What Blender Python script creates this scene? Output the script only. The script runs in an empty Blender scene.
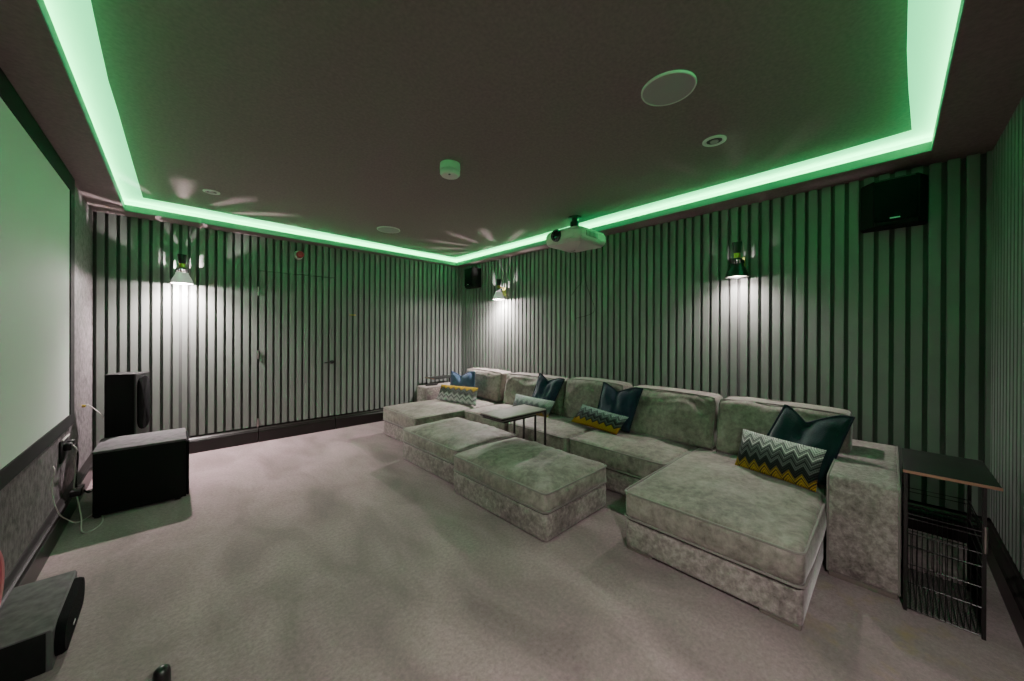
import bpy, bmesh, math, random
from mathutils import Vector, Matrix, noise
random.seed(5)
SC = bpy.context.scene
COL = SC.collection
PI = math.pi
ROOT = {}

# ------------------------------------------------------------------ materials
def nodes(name):
    m = bpy.data.materials.new(name); m.use_nodes = True
    nt = m.node_tree
    return m, nt, nt.nodes['Principled BSDF']

def N(nt, t, **kw):
    n = nt.nodes.new(t)
    for k, v in kw.items():
        if k in n.inputs.keys() if hasattr(n.inputs, 'keys') else False:
            n.inputs[k].default_value = v
        else:
            setattr(n, k, v)
    return n

def simple(name, col, rough=.6, metal=0, spec=.5, bump=0, bscale=200, var=0, vscale=8, sheen=0, emis=None, estr=0):
    m, nt, b = nodes(name)
    b.inputs['Base Color'].default_value = (*col, 1)
    b.inputs['Roughness'].default_value = rough
    b.inputs['Metallic'].default_value = metal
    b.inputs['Specular IOR Level'].default_value = spec
    b.inputs['Sheen Weight'].default_value = sheen
    if emis:
        b.inputs['Emission Color'].default_value = (*emis, 1)
        b.inputs['Emission Strength'].default_value = estr
    if var or bump:
        tc = nt.nodes.new('ShaderNodeTexCoord')
    if var:
        nz = nt.nodes.new('ShaderNodeTexNoise'); nz.inputs['Scale'].default_value = vscale
        nz.inputs['Detail'].default_value = 6
        nt.links.new(tc.outputs['Object'], nz.inputs['Vector'])
        r = nt.nodes.new('ShaderNodeValToRGB')
        r.color_ramp.elements[0].position = .3; r.color_ramp.elements[1].position = .7
        r.color_ramp.elements[0].color = (*[c * (1 - var) for c in col], 1)
        r.color_ramp.elements[1].color = (*[min(1, c * (1 + var)) for c in col], 1)
        nt.links.new(nz.outputs['Fac'], r.inputs['Fac']); nt.links.new(r.outputs['Color'], b.inputs['Base Color'])
    if bump:
        nb = nt.nodes.new('ShaderNodeTexNoise'); nb.inputs['Scale'].default_value = bscale
        nt.links.new(tc.outputs['Object'], nb.inputs['Vector'])
        bp = nt.nodes.new('ShaderNodeBump'); bp.inputs['Strength'].default_value = bump
        bp.inputs['Distance'].default_value = .005
        nt.links.new(nb.outputs['Fac'], bp.inputs['Height']); nt.links.new(bp.outputs['Normal'], b.inputs['Normal'])
    return m

def velvet(name, dark, mid, light, scale=26):
    m, nt, b = nodes(name)
    tc = nt.nodes.new('ShaderNodeTexCoord')
    n1 = nt.nodes.new('ShaderNodeTexNoise'); n1.inputs['Scale'].default_value = scale
    n1.inputs['Detail'].default_value = 7; n1.inputs['Roughness'].default_value = .72; n1.inputs['Distortion'].default_value = .25
    n2 = nt.nodes.new('ShaderNodeTexNoise'); n2.inputs['Scale'].default_value = 3.5; n2.inputs['Detail'].default_value = 3
    nt.links.new(tc.outputs['Object'], n1.inputs['Vector']); nt.links.new(tc.outputs['Object'], n2.inputs['Vector'])
    mx = nt.nodes.new('ShaderNodeMath'); mx.operation = 'MULTIPLY_ADD'
    mx.inputs[1].default_value = .35
    nt.links.new(n2.outputs['Fac'], mx.inputs[0]); 
    ml = nt.nodes.new('ShaderNodeMath'); ml.operation = 'MULTIPLY'; ml.inputs[1].default_value = .65
    nt.links.new(n1.outputs['Fac'], ml.inputs[0]); nt.links.new(ml.outputs[0], mx.inputs[2])
    r = nt.nodes.new('ShaderNodeValToRGB')
    e = r.color_ramp.elements
    e[0].position = .36; e[0].color = (*dark, 1); e[1].position = .66; e[1].color = (*light, 1)
    k = e.new(.49); k.color = (*mid, 1)
    nt.links.new(mx.outputs[0], r.inputs['Fac']); nt.links.new(r.outputs['Color'], b.inputs['Base Color'])
    b.inputs['Roughness'].default_value = .62
    b.inputs['Sheen Weight'].default_value = .35; b.inputs['Sheen Roughness'].default_value = .35
    b.inputs['Specular IOR Level'].default_value = .3
    bp = nt.nodes.new('ShaderNodeBump'); bp.inputs['Strength'].default_value = .35; bp.inputs['Distance'].default_value = .004
    nt.links.new(n1.outputs['Fac'], bp.inputs['Height']); nt.links.new(bp.outputs['Normal'], b.inputs['Normal'])
    return m

def carpet():
    m, nt, b = nodes('carpet_greige')
    L = nt.links.new
    tc = nt.nodes.new('ShaderNodeTexCoord')
    mp = nt.nodes.new('ShaderNodeMapping'); mp.inputs['Rotation'].default_value = (0, 0, .55); mp.inputs['Scale'].default_value = (1.6, .75, 1)
    L(tc.outputs['Object'], mp.inputs['Vector'])
    big = nt.nodes.new('ShaderNodeTexNoise'); big.inputs['Scale'].default_value = 2.2; big.inputs['Detail'].default_value = 5; big.inputs['Distortion'].default_value = .6
    L(mp.outputs[0], big.inputs['Vector'])
    fine = nt.nodes.new('ShaderNodeTexNoise'); fine.inputs['Scale'].default_value = 55; fine.inputs['Detail'].default_value = 8; fine.inputs['Roughness'].default_value = .8
    L(tc.outputs['Object'], fine.inputs['Vector'])
    r = nt.nodes.new('ShaderNodeValToRGB'); e = r.color_ramp.elements
    e[0].position = .3; e[0].color = (.185, .134, .138, 1); e[1].position = .72; e[1].color = (.355, .258, .270, 1)
    L(big.outputs['Fac'], r.inputs['Fac'])
    r2 = nt.nodes.new('ShaderNodeValToRGB'); e = r2.color_ramp.elements
    e[0].position = .3; e[0].color = (.62, .62, .62, 1); e[1].position = .7; e[1].color = (1.25, 1.25, 1.25, 1)
    L(fine.outputs['Fac'], r2.inputs['Fac'])
    mix = nt.nodes.new('ShaderNodeMix'); mix.data_type = 'RGBA'; mix.blend_type = 'MULTIPLY'; mix.inputs[0].default_value = 1
    L(r.outputs['Color'], mix.inputs[6]); L(r2.outputs['Color'], mix.inputs[7])
    # yellowish worn spots in the pile by the side table
    vm = nt.nodes.new('ShaderNodeVectorMath'); vm.operation = 'DISTANCE'; vm.inputs[1].default_value = (2.2, 0.02, 0)
    L(tc.outputs['Object'], vm.inputs[0])
    mr = nt.nodes.new('ShaderNodeMapRange'); mr.inputs[1].default_value = .12; mr.inputs[2].default_value = .42; mr.inputs[3].default_value = 1; mr.inputs[4].default_value = 0
    L(vm.outputs['Value'], mr.inputs[0])
    sn = nt.nodes.new('ShaderNodeTexNoise'); sn.inputs['Scale'].default_value = 7; sn.inputs['Detail'].default_value = 3
    L(tc.outputs['Object'], sn.inputs['Vector'])
    sr = nt.nodes.new('ShaderNodeMapRange'); sr.inputs[1].default_value = .52; sr.inputs[2].default_value = .66
    L(sn.outputs['Fac'], sr.inputs[0])
    mu = nt.nodes.new('ShaderNodeMath'); mu.operation = 'MULTIPLY'; L(mr.outputs[0], mu.inputs[0]); L(sr.outputs[0], mu.inputs[1])
    mu2 = nt.nodes.new('ShaderNodeMath'); mu2.operation = 'MULTIPLY'; mu2.inputs[1].default_value = .75; L(mu.outputs[0], mu2.inputs[0])
    mx2 = nt.nodes.new('ShaderNodeMix'); mx2.data_type = 'RGBA'; L(mu2.outputs[0], mx2.inputs[0]); L(mix.outputs[2], mx2.inputs[6]); mx2.inputs[7].default_value = (.27, .20, .07, 1)
    L(mx2.outputs[2], b.inputs['Base Color'])
    b.inputs['Roughness'].default_value = .95; b.inputs['Specular IOR Level'].default_value = .1; b.inputs['Sheen Weight'].default_value = .2
    bp = nt.nodes.new('ShaderNodeBump'); bp.inputs['Strength'].default_value = .5; bp.inputs['Distance'].default_value = .006
    L(fine.outputs['Fac'], bp.inputs['Height']); L(bp.outputs['Normal'], b.inputs['Normal'])
    return m

def scratchy():
    m, nt, b = nodes('scratched_plaster')
    L = nt.links.new
    tc = nt.nodes.new('ShaderNodeTexCoord')
    mp = nt.nodes.new('ShaderNodeMapping'); mp.inputs['Rotation'].default_value = (.5, 0, 0); mp.inputs['Scale'].default_value = (1, 9, 1.6)
    L(tc.outputs['Object'], mp.inputs['Vector'])
    n = nt.nodes.new('ShaderNodeTexNoise'); n.inputs['Scale'].default_value = 9; n.inputs['Detail'].default_value = 9; n.inputs['Roughness'].default_value = .75
    L(mp.outputs[0], n.inputs['Vector'])
    n2 = nt.nodes.new('ShaderNodeTexNoise'); n2.inputs['Scale'].default_value = 30; n2.inputs['Detail'].default_value = 6
    L(tc.outputs['Object'], n2.inputs['Vector'])
    ad = nt.nodes.new('ShaderNodeMath'); ad.operation = 'ADD'; L(n.outputs['Fac'], ad.inputs[0]); L(n2.outputs['Fac'], ad.inputs[1])
    r = nt.nodes.new('ShaderNodeValToRGB'); e = r.color_ramp.elements
    e[0].position = .0; e[0].color = (.03, .027, .028, 1); e[1].position = 1; e[1].color = (.22, .195, .20, 1)
    mr = nt.nodes.new('ShaderNodeMapRange'); mr.inputs[1].default_value = .78; mr.inputs[2].default_value = 1.22
    L(ad.outputs[0], mr.inputs[0]); L(mr.outputs[0], r.inputs['Fac']); L(r.outputs['Color'], b.inputs['Base Color'])
    b.inputs['Roughness'].default_value = .5
    bp = nt.nodes.new('ShaderNodeBump'); bp.inputs['Strength'].default_value = .5; bp.inputs['Distance'].default_value = .004
    L(ad.outputs[0], bp.inputs['Height']); L(bp.outputs['Normal'], b.inputs['Normal'])
    return m

def chevron(name, cols, flip=False, zig=7):
    """zigzag woven bands; cols: list of (v position, colour) bottom to top"""
    m, nt, b = nodes(name)
    L = nt.links.new
    tc = nt.nodes.new('ShaderNodeTexCoord'); sp = nt.nodes.new('ShaderNodeSeparateXYZ'); L(tc.outputs['UV'], sp.inputs[0])
    def M(op, a, bb, c=None):
        x = nt.nodes.new('ShaderNodeMath'); x.operation = op
        for i, q in enumerate((a, bb, c)):
            if q is None: continue
            if isinstance(q, (int, float)): x.inputs[i].default_value = q
            else: L(q, x.inputs[i])
        return x.outputs[0]
    pp = M('PINGPONG', M('MULTIPLY', sp.outputs['X'], zig), .5)
    z = M('MULTIPLY', pp, .34)
    v = M('ADD', sp.outputs['Y'], z)
    st = M('SINE', M('MULTIPLY', v, 95), 0)          # woven lines that follow the zigzag
    st2 = M('SINE', M('MULTIPLY', M('ADD', sp.outputs['X'], M('MULTIPLY', sp.outputs['Y'], .3)), 240), 0)
    r = nt.nodes.new('ShaderNodeValToRGB'); r.color_ramp.interpolation = 'LINEAR'
    e = r.color_ramp.elements
    e[0].position = cols[0][0]; e[0].color = (*cols[0][1], 1)
    e[1].position = cols[-1][0]; e[1].color = (*cols[-1][1], 1)
    for p, c in cols[1:-1]:
        k = e.new(p); k.color = (*c, 1)
    L(M('MULTIPLY', v, .86), r.inputs['Fac'])
    f = M('ADD', M('MULTIPLY', st, .38), M('MULTIPLY_ADD', st2, .12, .72))
    mix = nt.nodes.new('ShaderNodeMix'); mix.data_type = 'RGBA'; mix.blend_type = 'MULTIPLY'; mix.inputs[0].default_value = 1
    cc = nt.nodes.new('ShaderNodeCombineColor')
    for i in range(3): L(f, cc.inputs[i])
    L(r.outputs['Color'], mix.inputs[6]); L(cc.outputs[0], mix.inputs[7]); L(mix.outputs[2], b.inputs['Base Color'])
    b.inputs['Roughness'].default_value = .9; b.inputs['Specular IOR Level'].default_value = .15
    bp = nt.nodes.new('ShaderNodeBump'); bp.inputs['Strength'].default_value = .4; bp.inputs['Distance'].default_value = .003
    L(st, bp.inputs['Height']); L(bp.outputs['Normal'], b.inputs['Normal'])
    return m

M = {}
M['slat'] = simple('slat_paint_grey', (.190, .210, .192), .5, spec=.35, var=.06, vscale=5)
M['groove'] = simple('slat_backing_shaded', (.090, .096, .090), .8)  # same paint as the slats, darkened to paint in the groove shade
M['ceiling'] = simple('ceiling_paint_charcoal', (.225, .178, .175), .85, spec=.15, bump=.15, bscale=260, var=.12, vscale=60)
M['plaster'] = scratchy()
M['carpet'] = carpet()
M['skirting'] = simple('skirting_gloss_black_brown', (.009, .007, .0065), .35, spec=.35)
M['cove_white'] = simple('cove_edge_paint', (.20, .25, .22), .6)
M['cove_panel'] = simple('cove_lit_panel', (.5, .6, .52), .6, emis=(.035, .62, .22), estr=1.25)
M['led'] = simple('led_strip_green', (.6, .9, .7), .5, emis=(.05, 1.0, .24), estr=22.0)
M['velvet'] = velvet('crushed_velvet_taupe', (.095, .077, .072), (.23, .193, .182), (.47, .405, .385), 34)
M['velvet_top'] = velvet('crushed_velvet_seat', (.098, .083, .073), (.215, .187, .165), (.36, .315, .285), 20)
M['piping'] = simple('velvet_piping', (.17, .155, .135), .7, sheen=.3)
M['seam'] = simple('dark_seam', (.02, .018, .016), .8)
M['foot'] = simple('sofa_foot_wood', (.16, .135, .115), .5)
M['teal'] = simple('teal_linen', (.009, .025, .032), .9, spec=.15, sheen=.25, bump=.5, bscale=260, var=.2, vscale=14)
M['teal_edge'] = simple('navy_edge', (.006, .012, .025), .9, bump=.3)
M['blue'] = simple('blue_linen', (.055, .10, .20), .9, spec=.15, sheen=.25, bump=.5, bscale=260, var=.15, vscale=14)
M['navy'] = simple('navy_linen', (.018, .034, .062), .9, spec=.15, sheen=.25, bump=.5, bscale=260, var=.2, vscale=14)
Y, DK, GR, WH, TG = (.42, .25, .02), (.02, .022, .025), (.15, .155, .16), (.68, .66, .66), (.15, .22, .20)
M['chev_a'] = chevron('zigzag_weave_near', [(.04, Y), (.13, (.36, .22, .02)), (.16, DK), (.20, Y), (.25, DK), (.38, DK), (.44, GR), (.50, DK), (.58, GR), (.64, (.05,.055,.06)), (.70, WH), (.77, GR), (.84, WH), (.98, (.45, .48, .45))])
M['chev_b'] = chevron('zigzag_weave_mid', [(.04, Y), (.30, (.40, .25, .02)), (.36, DK), (.46, (.10, .13, .12)), (.52, DK), (.62, (.05, .07, .07)), (.69, TG), (.75, (.05, .07, .07)), (.81, (.24, .33, .31)), (.98, (.26, .36, .33))])
M['chev_c'] = chevron('zigzag_weave_pale', [(.05, Y), (.25, GR), (.5, (.10, .13, .13)), (.65, (.36, .42, .40)), (.98, (.40, .46, .44))])
M['chev_d'] = chevron('zigzag_weave_upturned', [(.04, (.20, .25, .22)), (.2, WH), (.3, GR), (.38, WH), (.46, (.22, .22, .21)), (.55, (.08,.09,.08)), (.62, GR), (.70, (.08, .08, .06)), (.80, Y), (.98, (.38, .25, .03))])
M['black'] = simple('black_metal', (.010, .010, .010), .35, spec=.5)
M['matt_black'] = simple('matt_black', (.006, .006, .006), .8, spec=.2)
M['cab_black'] = simple('black_ash_cabinet', (.008, .008, .008), .75, spec=.18, bump=.2, bscale=90)
M['cab_top_lit'] = simple('black_ash_top_lit', (.105, .095, .102), .8, spec=.15, var=.3, vscale=30)  # black ash painted paler on top, standing in for the sconce light there
M['grille'] = simple('speaker_grille_cloth', (.006, .006, .007), .95, spec=.1, bump=.5, bscale=500)
M['baffle'] = simple('speaker_baffle_grey', (.085, .08, .085), .65, spec=.3)
M['brass'] = simple('brass', (.62, .44, .10), .3, metal=1)
M['brass_soft'] = simple('brass_satin', (.60, .55, .16), .5, metal=.5)
M['chrome'] = simple('steel', (.45, .43, .40), .3, metal=1)
M['shade'] = simple('sconce_shade_black', (.016, .016, .016), .35, spec=.5)
M['shade_bloom'] = simple('sconce_shade_bloom', (.55, .53, .51), .45, metal=.3, emis=(1, .95, .9), estr=.12)  # black shade painted pale and slightly emissive to imitate bloom round bright bulbs
M['bulb'] = simple('bulb_glow', (.9, .85, .78), .5, emis=(1, .90, .80), estr=9)
M['bulb_dim'] = simple('bulb_glow_dim', (.9, .8, .72), .5, emis=(1, .86, .74), estr=1.6)
M['white'] = simple('white_plastic', (.62, .60, .57), .45)
M['offwhite'] = simple('warm_white_plastic', (.60, .58, .54), .5, bump=.1, bscale=400)
M['disc'] = simple('speaker_disc_grey', (.36, .33, .33), .7, bump=.3, bscale=700)
M['screen'] = simple('projection_screen_fabric', (.72, .74, .72), .75, spec=.2)
M['lens'] = simple('lens_glass_black', (.006, .006, .008), .12, spec=.8)
M['table_top'] = simple('table_wood_grey', (.30, .265, .25), .55, spec=.3, var=.15, vscale=14)
M['side_top'] = simple('side_table_dark_top', (.010, .011, .010), .5, var=.3, vscale=20)
M['copper'] = simple('copper_edge', (.50, .30, .20), .35, metal=.9)
M['red'] = simple('red_plastic', (.5, .02, .05), .4)
M['pink'] = simple('pink_plastic', (.75, .25, .28), .5)
M['cable_white'] = simple('cable_white', (.5, .47, .44), .5)
M['cable_black'] = simple('cable_black', (.01, .01, .01), .5)
M['logo'] = simple('silver_badge', (.6, .6, .58), .3, metal=.6)
M['greenish'] = simple('green_grey_plastic', (.09, .105, .09), .6)

# ------------------------------------------------------------------ object helpers
def tag(o, label=None, cat=None, group=None, kind=None):
    if label: o['label'] = label
    if cat: o['category'] = cat
    if group: o['group'] = group
    if kind: o['kind'] = kind
    return o

def thing(name, label, cat, loc, group=None):
    o = bpy.data.objects.new(name, None); o.empty_display_size = .1
    COL.objects.link(o); o.location = loc
    ROOT[o] = Vector(loc)
    return tag(o, label, cat, group)

def obj(name, bm, mats, parent=None, origin=None, smooth=True, angle=38, label=None):
    """bm is in world coordinates; one mesh object"""
    o_at = ROOT[parent] if parent else Vector(origin or (0, 0, 0))
    bmesh.ops.translate(bm, verts=bm.verts, vec=-o_at)
    me = bpy.data.meshes.new(name)
    bm.to_mesh(me); bm.free()
    if not isinstance(mats, (list, tuple)): mats = [mats]
    for m in mats: me.materials.append(m)
    if smooth:
        me.shade_smooth()
        me.set_sharp_from_angle(angle=math.radians(angle))
    o = bpy.data.objects.new(name, me); COL.objects.link(o)
    if parent: o.parent = parent; ROOT[o] = o_at
    else: o.location = o_at; ROOT[o] = o_at
    if label: o['label'] = label
    return o

def struct(name, bm, mats, **k):
    o = obj(name, bm, mats, **k); o['kind'] = 'structure'; return o

def nb(): return bmesh.new()

def box(bm, x0, x1, y0, y1, z0, z1, mat=0, rot=None):
    vs = [bm.verts.new((x, y, z)) for x in (x0, x1) for y in (y0, y1) for z in (z0, z1)]
    F = [(0, 1, 3, 2), (4, 6, 7, 5), (0, 4, 5, 1), (2, 3, 7, 6), (0, 2, 6, 4), (1, 5, 7, 3)]
    fs = [bm.faces.new([vs[i] for i in f]) for f in F]
    for f in fs: f.material_index = mat
    if rot is not None:
        c = Vector(((x0 + x1) / 2, (y0 + y1) / 2, (z0 + z1) / 2))
        bmesh.ops.transform(bm, matrix=Matrix.Translation(c) @ rot @ Matrix.Translation(-c), verts=vs)
    return vs

def bevbox(bm, x0, x1, y0, y1, z0, z1, r=.005, mat=0, seg=2, rot=None):
    b2 = nb(); box(b2, x0, x1, y0, y1, z0, z1)
    bmesh.ops.bevel(b2, geom=b2.edges[:], offset=r, segments=seg, affect='EDGES', profile=.5)
    if rot is not None:
        c = Vector(((x0 + x1) / 2, (y0 + y1) / 2, (z0 + z1) / 2))
        bmesh.ops.transform(b2, matrix=Matrix.Translation(c) @ rot @ Matrix.Translation(-c), verts=b2.verts)
    merge(bm, b2, mat)

def merge(bm, b2, mat=None, mtx=None):
    mp = {}
    for v in b2.verts: mp[v] = bm.verts.new(mtx @ v.co if mtx else v.co)
    for f in b2.faces:
        try:
            g = bm.faces.new([mp[v] for v in f.verts])
            g.material_index = f.material_index if mat is None else mat
        except ValueError: pass
    b2.free()

def tube(bm, pts, r, seg=8, mat=0, closed=False, cap=True):
    pts = [Vector(p) for p in pts]; n = len(pts); rings = []
    up = Vector((0, 0, 1))
    prev = None
    for i in range(n):
        if closed: t = (pts[(i + 1) % n] - pts[i - 1])
        else: t = pts[min(i + 1, n - 1)] - pts[max(i - 1, 0)]
        if t.length < 1e-9: t = Vector((0, 0, 1))
        t.normalize()
        if prev is None:
            a = up if abs(t.dot(up)) < .95 else Vector((1, 0, 0))
            u = t.cross(a).normalized()
        else:
            u = prev - t * prev.dot(t)
            u = u.normalized() if u.length > 1e-6 else t.cross(up).normalized()
        prev = u; w = t.cross(u)
        rr = r[i] if isinstance(r, (list, tuple)) else r
        rings.append([bm.verts.new(pts[i] + (u * math.cos(2 * PI * k / seg) + w * math.sin(2 * PI * k / seg)) * rr) for k in range(seg)])
    for i in range(n if closed else n - 1):
        a, b = rings[i], rings[(i + 1) % n]
        for k in range(seg):
            f = bm.faces.new([a[k], a[(k + 1) % seg], b[(k + 1) % seg], b[k]]); f.material_index = mat
    if cap and not closed:
        f = bm.faces.new(rings[0][::-1]); f.material_index = mat
        f = bm.faces.new(rings[-1]); f.material_index = mat

def lathe(bm, prof, c, axis=Vector((0, 0, 1)), seg=40, mat=0):
    """prof: list of (radius, height) along axis from c"""
    axis = Vector(axis).normalized()
    q = Vector((0, 0, 1)).rotation_difference(axis)
    c = Vector(c); rings = []
    for r, h in prof:
        if r < 1e-6: rings.append([bm.verts.new(c + q @ Vector((0, 0, h)))])
        else: rings.append([bm.verts.new(c + q @ Vector((r * math.cos(2 * PI * k / seg), r * math.sin(2 * PI * k / seg), h))) for k in range(seg)])
    for a, b in zip(rings, rings[1:]):
        for k in range(seg):
            k2 = (k + 1) % seg
            if len(a) == 1 and len(b) == 1: continue
            if len(a) == 1: vs = [a[0], b[k2], b[k]]
            elif len(b) == 1: vs = [a[k], a[k2], b[0]]
            else: vs = [a[k], a[k2], b[k2], b[k]]
            f = bm.faces.new(vs); f.material_index = mat

def extrude_profile(bm, prof, a, b, mat=0):
    """prof: (offset_from_wall, z) polygon; a,b: 2D start/end on wall face; offset towards n"""
    a = Vector(a); b = Vector(b); d = (b - a).normalized(); n = Vector((-d.y, d.x))
    r0 = [bm.verts.new((a.x + n.x * o, a.y + n.y * o, z)) for o, z in prof]
    r1 = [bm.verts.new((b.x + n.x * o, b.y + n.y * o, z)) for o, z in prof]
    k = len(prof)
    for i in range(k):
        j = (i + 1) % k
        f = bm.faces.new([r0[i], r0[j], r1[j], r1[i]]); f.material_index = mat
    bm.faces.new(r0[::-1]).material_index = mat; bm.faces.new(r1).material_index = mat

def coords(h, r, n, k=4):
    """sample positions on [-h,h], dense near the ends"""
    r = min(r, h * .98)
    a = [-h + r * (1 - math.cos(PI / 2 * i / k)) for i in range(k)]
    m = [-(h - r) + 2 * (h - r) * i / n for i in range(n + 1)]
    return a + m + [-x for x in a[::-1]]

def softbox(x0, x1, y0, y1, z0, z1, r=.03, bulge=0, nx=14, ny=14, nz=3, wob=0, seed=0, sag=0, k=4, side=0, fine=0):
    """rounded, slightly swollen upholstery block"""
    bm = nb()
    cx, cy, cz = (x0 + x1) / 2, (y0 + y1) / 2, (z0 + z1) / 2
    hx, hy, hz = (x1 - x0) / 2, (y1 - y0) / 2, (z1 - z0) / 2
    X, Yc, Z = coords(hx, r, nx, k), coords(hy, r, ny, k), coords(hz, min(r, hz * .95), nz, k)
    rz = min(r, hz * .95)
    cache = {}
    def V(i, j, l):
        key = (i, j, l)
        if key in cache: return cache[key]
        p = Vector((X[i], Yc[j], Z[l]))
        inn = Vector((max(-(hx - r), min(hx - r, p.x)), max(-(hy - r), min(hy - r, p.y)), max(-(hz - rz), min(hz - rz, p.z))))
        d = p - inn
        if d.length > 1e-9:
            dn = d.normalized(); q = inn + Vector((dn.x * r, dn.y * r, dn.z * rz))
        else: q = p
        u, v, w = p.x / hx, p.y / hy, p.z / hz
        bu = max(0, (1 - abs(u) ** 2.6)) * max(0, (1 - abs(v) ** 2.6))
        if w > 0: q.z += bulge * bu * w
        if side:
            q.x += side * (1 - v * v) * (1 - w * w) * u; q.y += side * (1 - u * u) * (1 - w * w) * v
        if wob:
            g = Vector((q.x * 4.2 + seed * 7.1, q.y * 4.2 + seed * 3.3, q.z * 5))
            q.z += wob * noise.noise(g) * (bu * .9 + .12) * (1 if w > -.5 else 0)
            q.x += wob * .45 * noise.noise(g + Vector((9, 0, 0))); q.y += wob * .45 * noise.noise(g + Vector((0, 9, 0)))
        if fine:
            g = Vector((q.x * 3 + seed, q.y * 17 + 2 * noise.noise(q * 3), q.z * 14))
            q += fine * noise.noise(g) * Vector((.4, .4, 1)) * (1 if w > 0 else .2)
        cache[key] = bm.verts.new((q.x + cx, q.y + cy, q.z + cz)); return cache[key]
    A, B, Cn = len(X) - 1, len(Yc) - 1, len(Z) - 1
    for i in range(A):
        for j in range(B):
            bm.faces.new([V(i, j, Cn), V(i + 1, j, Cn), V(i + 1, j + 1, Cn), V(i, j + 1, Cn)])
            bm.faces.new([V(i, j, 0), V(i, j + 1, 0), V(i + 1, j + 1, 0), V(i + 1, j, 0)])
    for i in range(A):
        for l in range(Cn):
            bm.faces.new([V(i, 0, l), V(i + 1, 0, l), V(i + 1, 0, l + 1), V(i, 0, l + 1)])
            bm.faces.new([V(i, B, l), V(i, B, l + 1), V(i + 1, B, l + 1), V(i + 1, B, l)])
    for j in range(B):
        for l in range(Cn):
            bm.faces.new([V(0, j, l), V(0, j, l + 1), V(0, j + 1, l + 1), V(0, j + 1, l)])
            bm.faces.new([V(A, j, l), V(A, j + 1, l), V(A, j + 1, l + 1), V(A, j, l + 1)])
    return bm

def ringpath(x0, x1, y0, y1, z, r=.04, wob=0, seed=0, inset=0, n=8):
    """rounded-rectangle path"""
    x0 += inset; x1 -= inset; y0 += inset; y1 -= inset
    P = []
    for cx, cy, a0 in ((x1 - r, y1 - r, 0), (x0 + r, y1 - r, 90), (x0 + r, y0 + r, 180), (x1 - r, y0 + r, 270)):
        for i in range(5):
            a = math.radians(a0 + 90 * i / 4); P.append(Vector((cx + r * math.cos(a), cy + r * math.sin(a), z)))
    out = []
    for i, p in enumerate(P):
        q = P[(i + 1) % len(P)]
        out.append(p)
        if (q - p).length > .1:
            for k in range(1, n): out.append(p.lerp(q, k / n))
    if wob:
        for p in out:
            p.z += wob * noise.noise(Vector((p.x * 4.2 + seed * 7.1, p.y * 4.2 + seed * 3.3, 1)))
            
    return out

# ------------------------------------------------------------------ room shell
XL, XR, YN, YF, ZC = -.546, 3.525, -.409, 4.986, 2.359
ZR = ZC + .105            # raised ceiling inside the cove
PITCH, SW, SD = .075, .050, .030

bm = nb(); box(bm, XL - .12, XR + .12, YN - .12, YF + .12, -.1, 0)
struct('floor', bm, M['carpet'], smooth=False)

def slats(bm, ax, face, s, lo, hi, phase, z0, z1, gaps=()):
    """ax: axis along which slats repeat; face: front plane coordinate, s: direction away from the room"""
    if gaps:
        for a, b in zip(gaps, gaps[1:]):
            f0, f1 = sorted((face, face + s * SD)); h = (PITCH - SW) / 2
            box(bm, a + h, b - h, f0, f1, z0, z1)
    k = math.floor((lo - phase) / PITCH)
    c = phase + k * PITCH
    while c < hi:
        a, b = max(lo, c + (PITCH - SW) / 2), min(hi, c + PITCH - (PITCH - SW) / 2)
        if b - a > .008:
            f0, f1 = sorted((face, face + s * SD))
            if ax == 'x': box(bm, a, b, f0, f1, z0, z1)
            else: box(bm, f0, f1, a, b, z0, z1)
        c += PITCH

DX0, DX1, DZ = .697, 1.522, 1.963
ZB = .178  # slats stand on the skirting
bm = nb()      # far wall (with the flush door cut out)
slats(bm, 'x', YF, 1, .247, DX0, .622, ZB, ZC, gaps=(-.533, -.461, -.388, -.320, -.247, -.171, -.095, -.025, .043, .108, .175, .247)); slats(bm, 'x', YF, 1, DX1, XR, .622, ZB, ZC); slats(bm, 'x', YF, 1, DX0, DX1, .622, DZ + .006, ZC)
for a, b, z0, z1 in ((XL - .1, DX0 - .003, 0, ZC + .2), (DX1 + .003, XR + .1, 0, ZC + .2), (DX0 - .003, DX1 + .003, DZ + .006, ZC + .2)):
    box(bm, a, b, YF + SD, YF + .12, z0, z1, 1)
struct('wall_far', bm, [M['slat'], M['groove']], smooth=False)

bm = nb(); slats(bm, 'y', XR, 1, YN, YF, .673, ZB, ZC)
box(bm, XR + SD, XR + .12, YN - .1, YF + .1, 0, ZC + .2, 1)
struct('wall_right', bm, [M['slat'], M['groove']], smooth=False)
bm = nb(); slats(bm, 'x', YN, -1, XL, XR, 3.114 - 45 * PITCH, ZB, ZC)
box(bm, XL - .1, XR + .1, YN - .12, YN - SD, 0, ZC + .2, 1)
struct('wall_near', bm, [M['slat'], M['groove']], smooth=False)
bm = nb(); box(bm, XL - .12, XL, YN - .1, YF + .1, 0, ZC + .2)
struct('wall_left', bm, M['plaster'], smooth=False)

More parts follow.
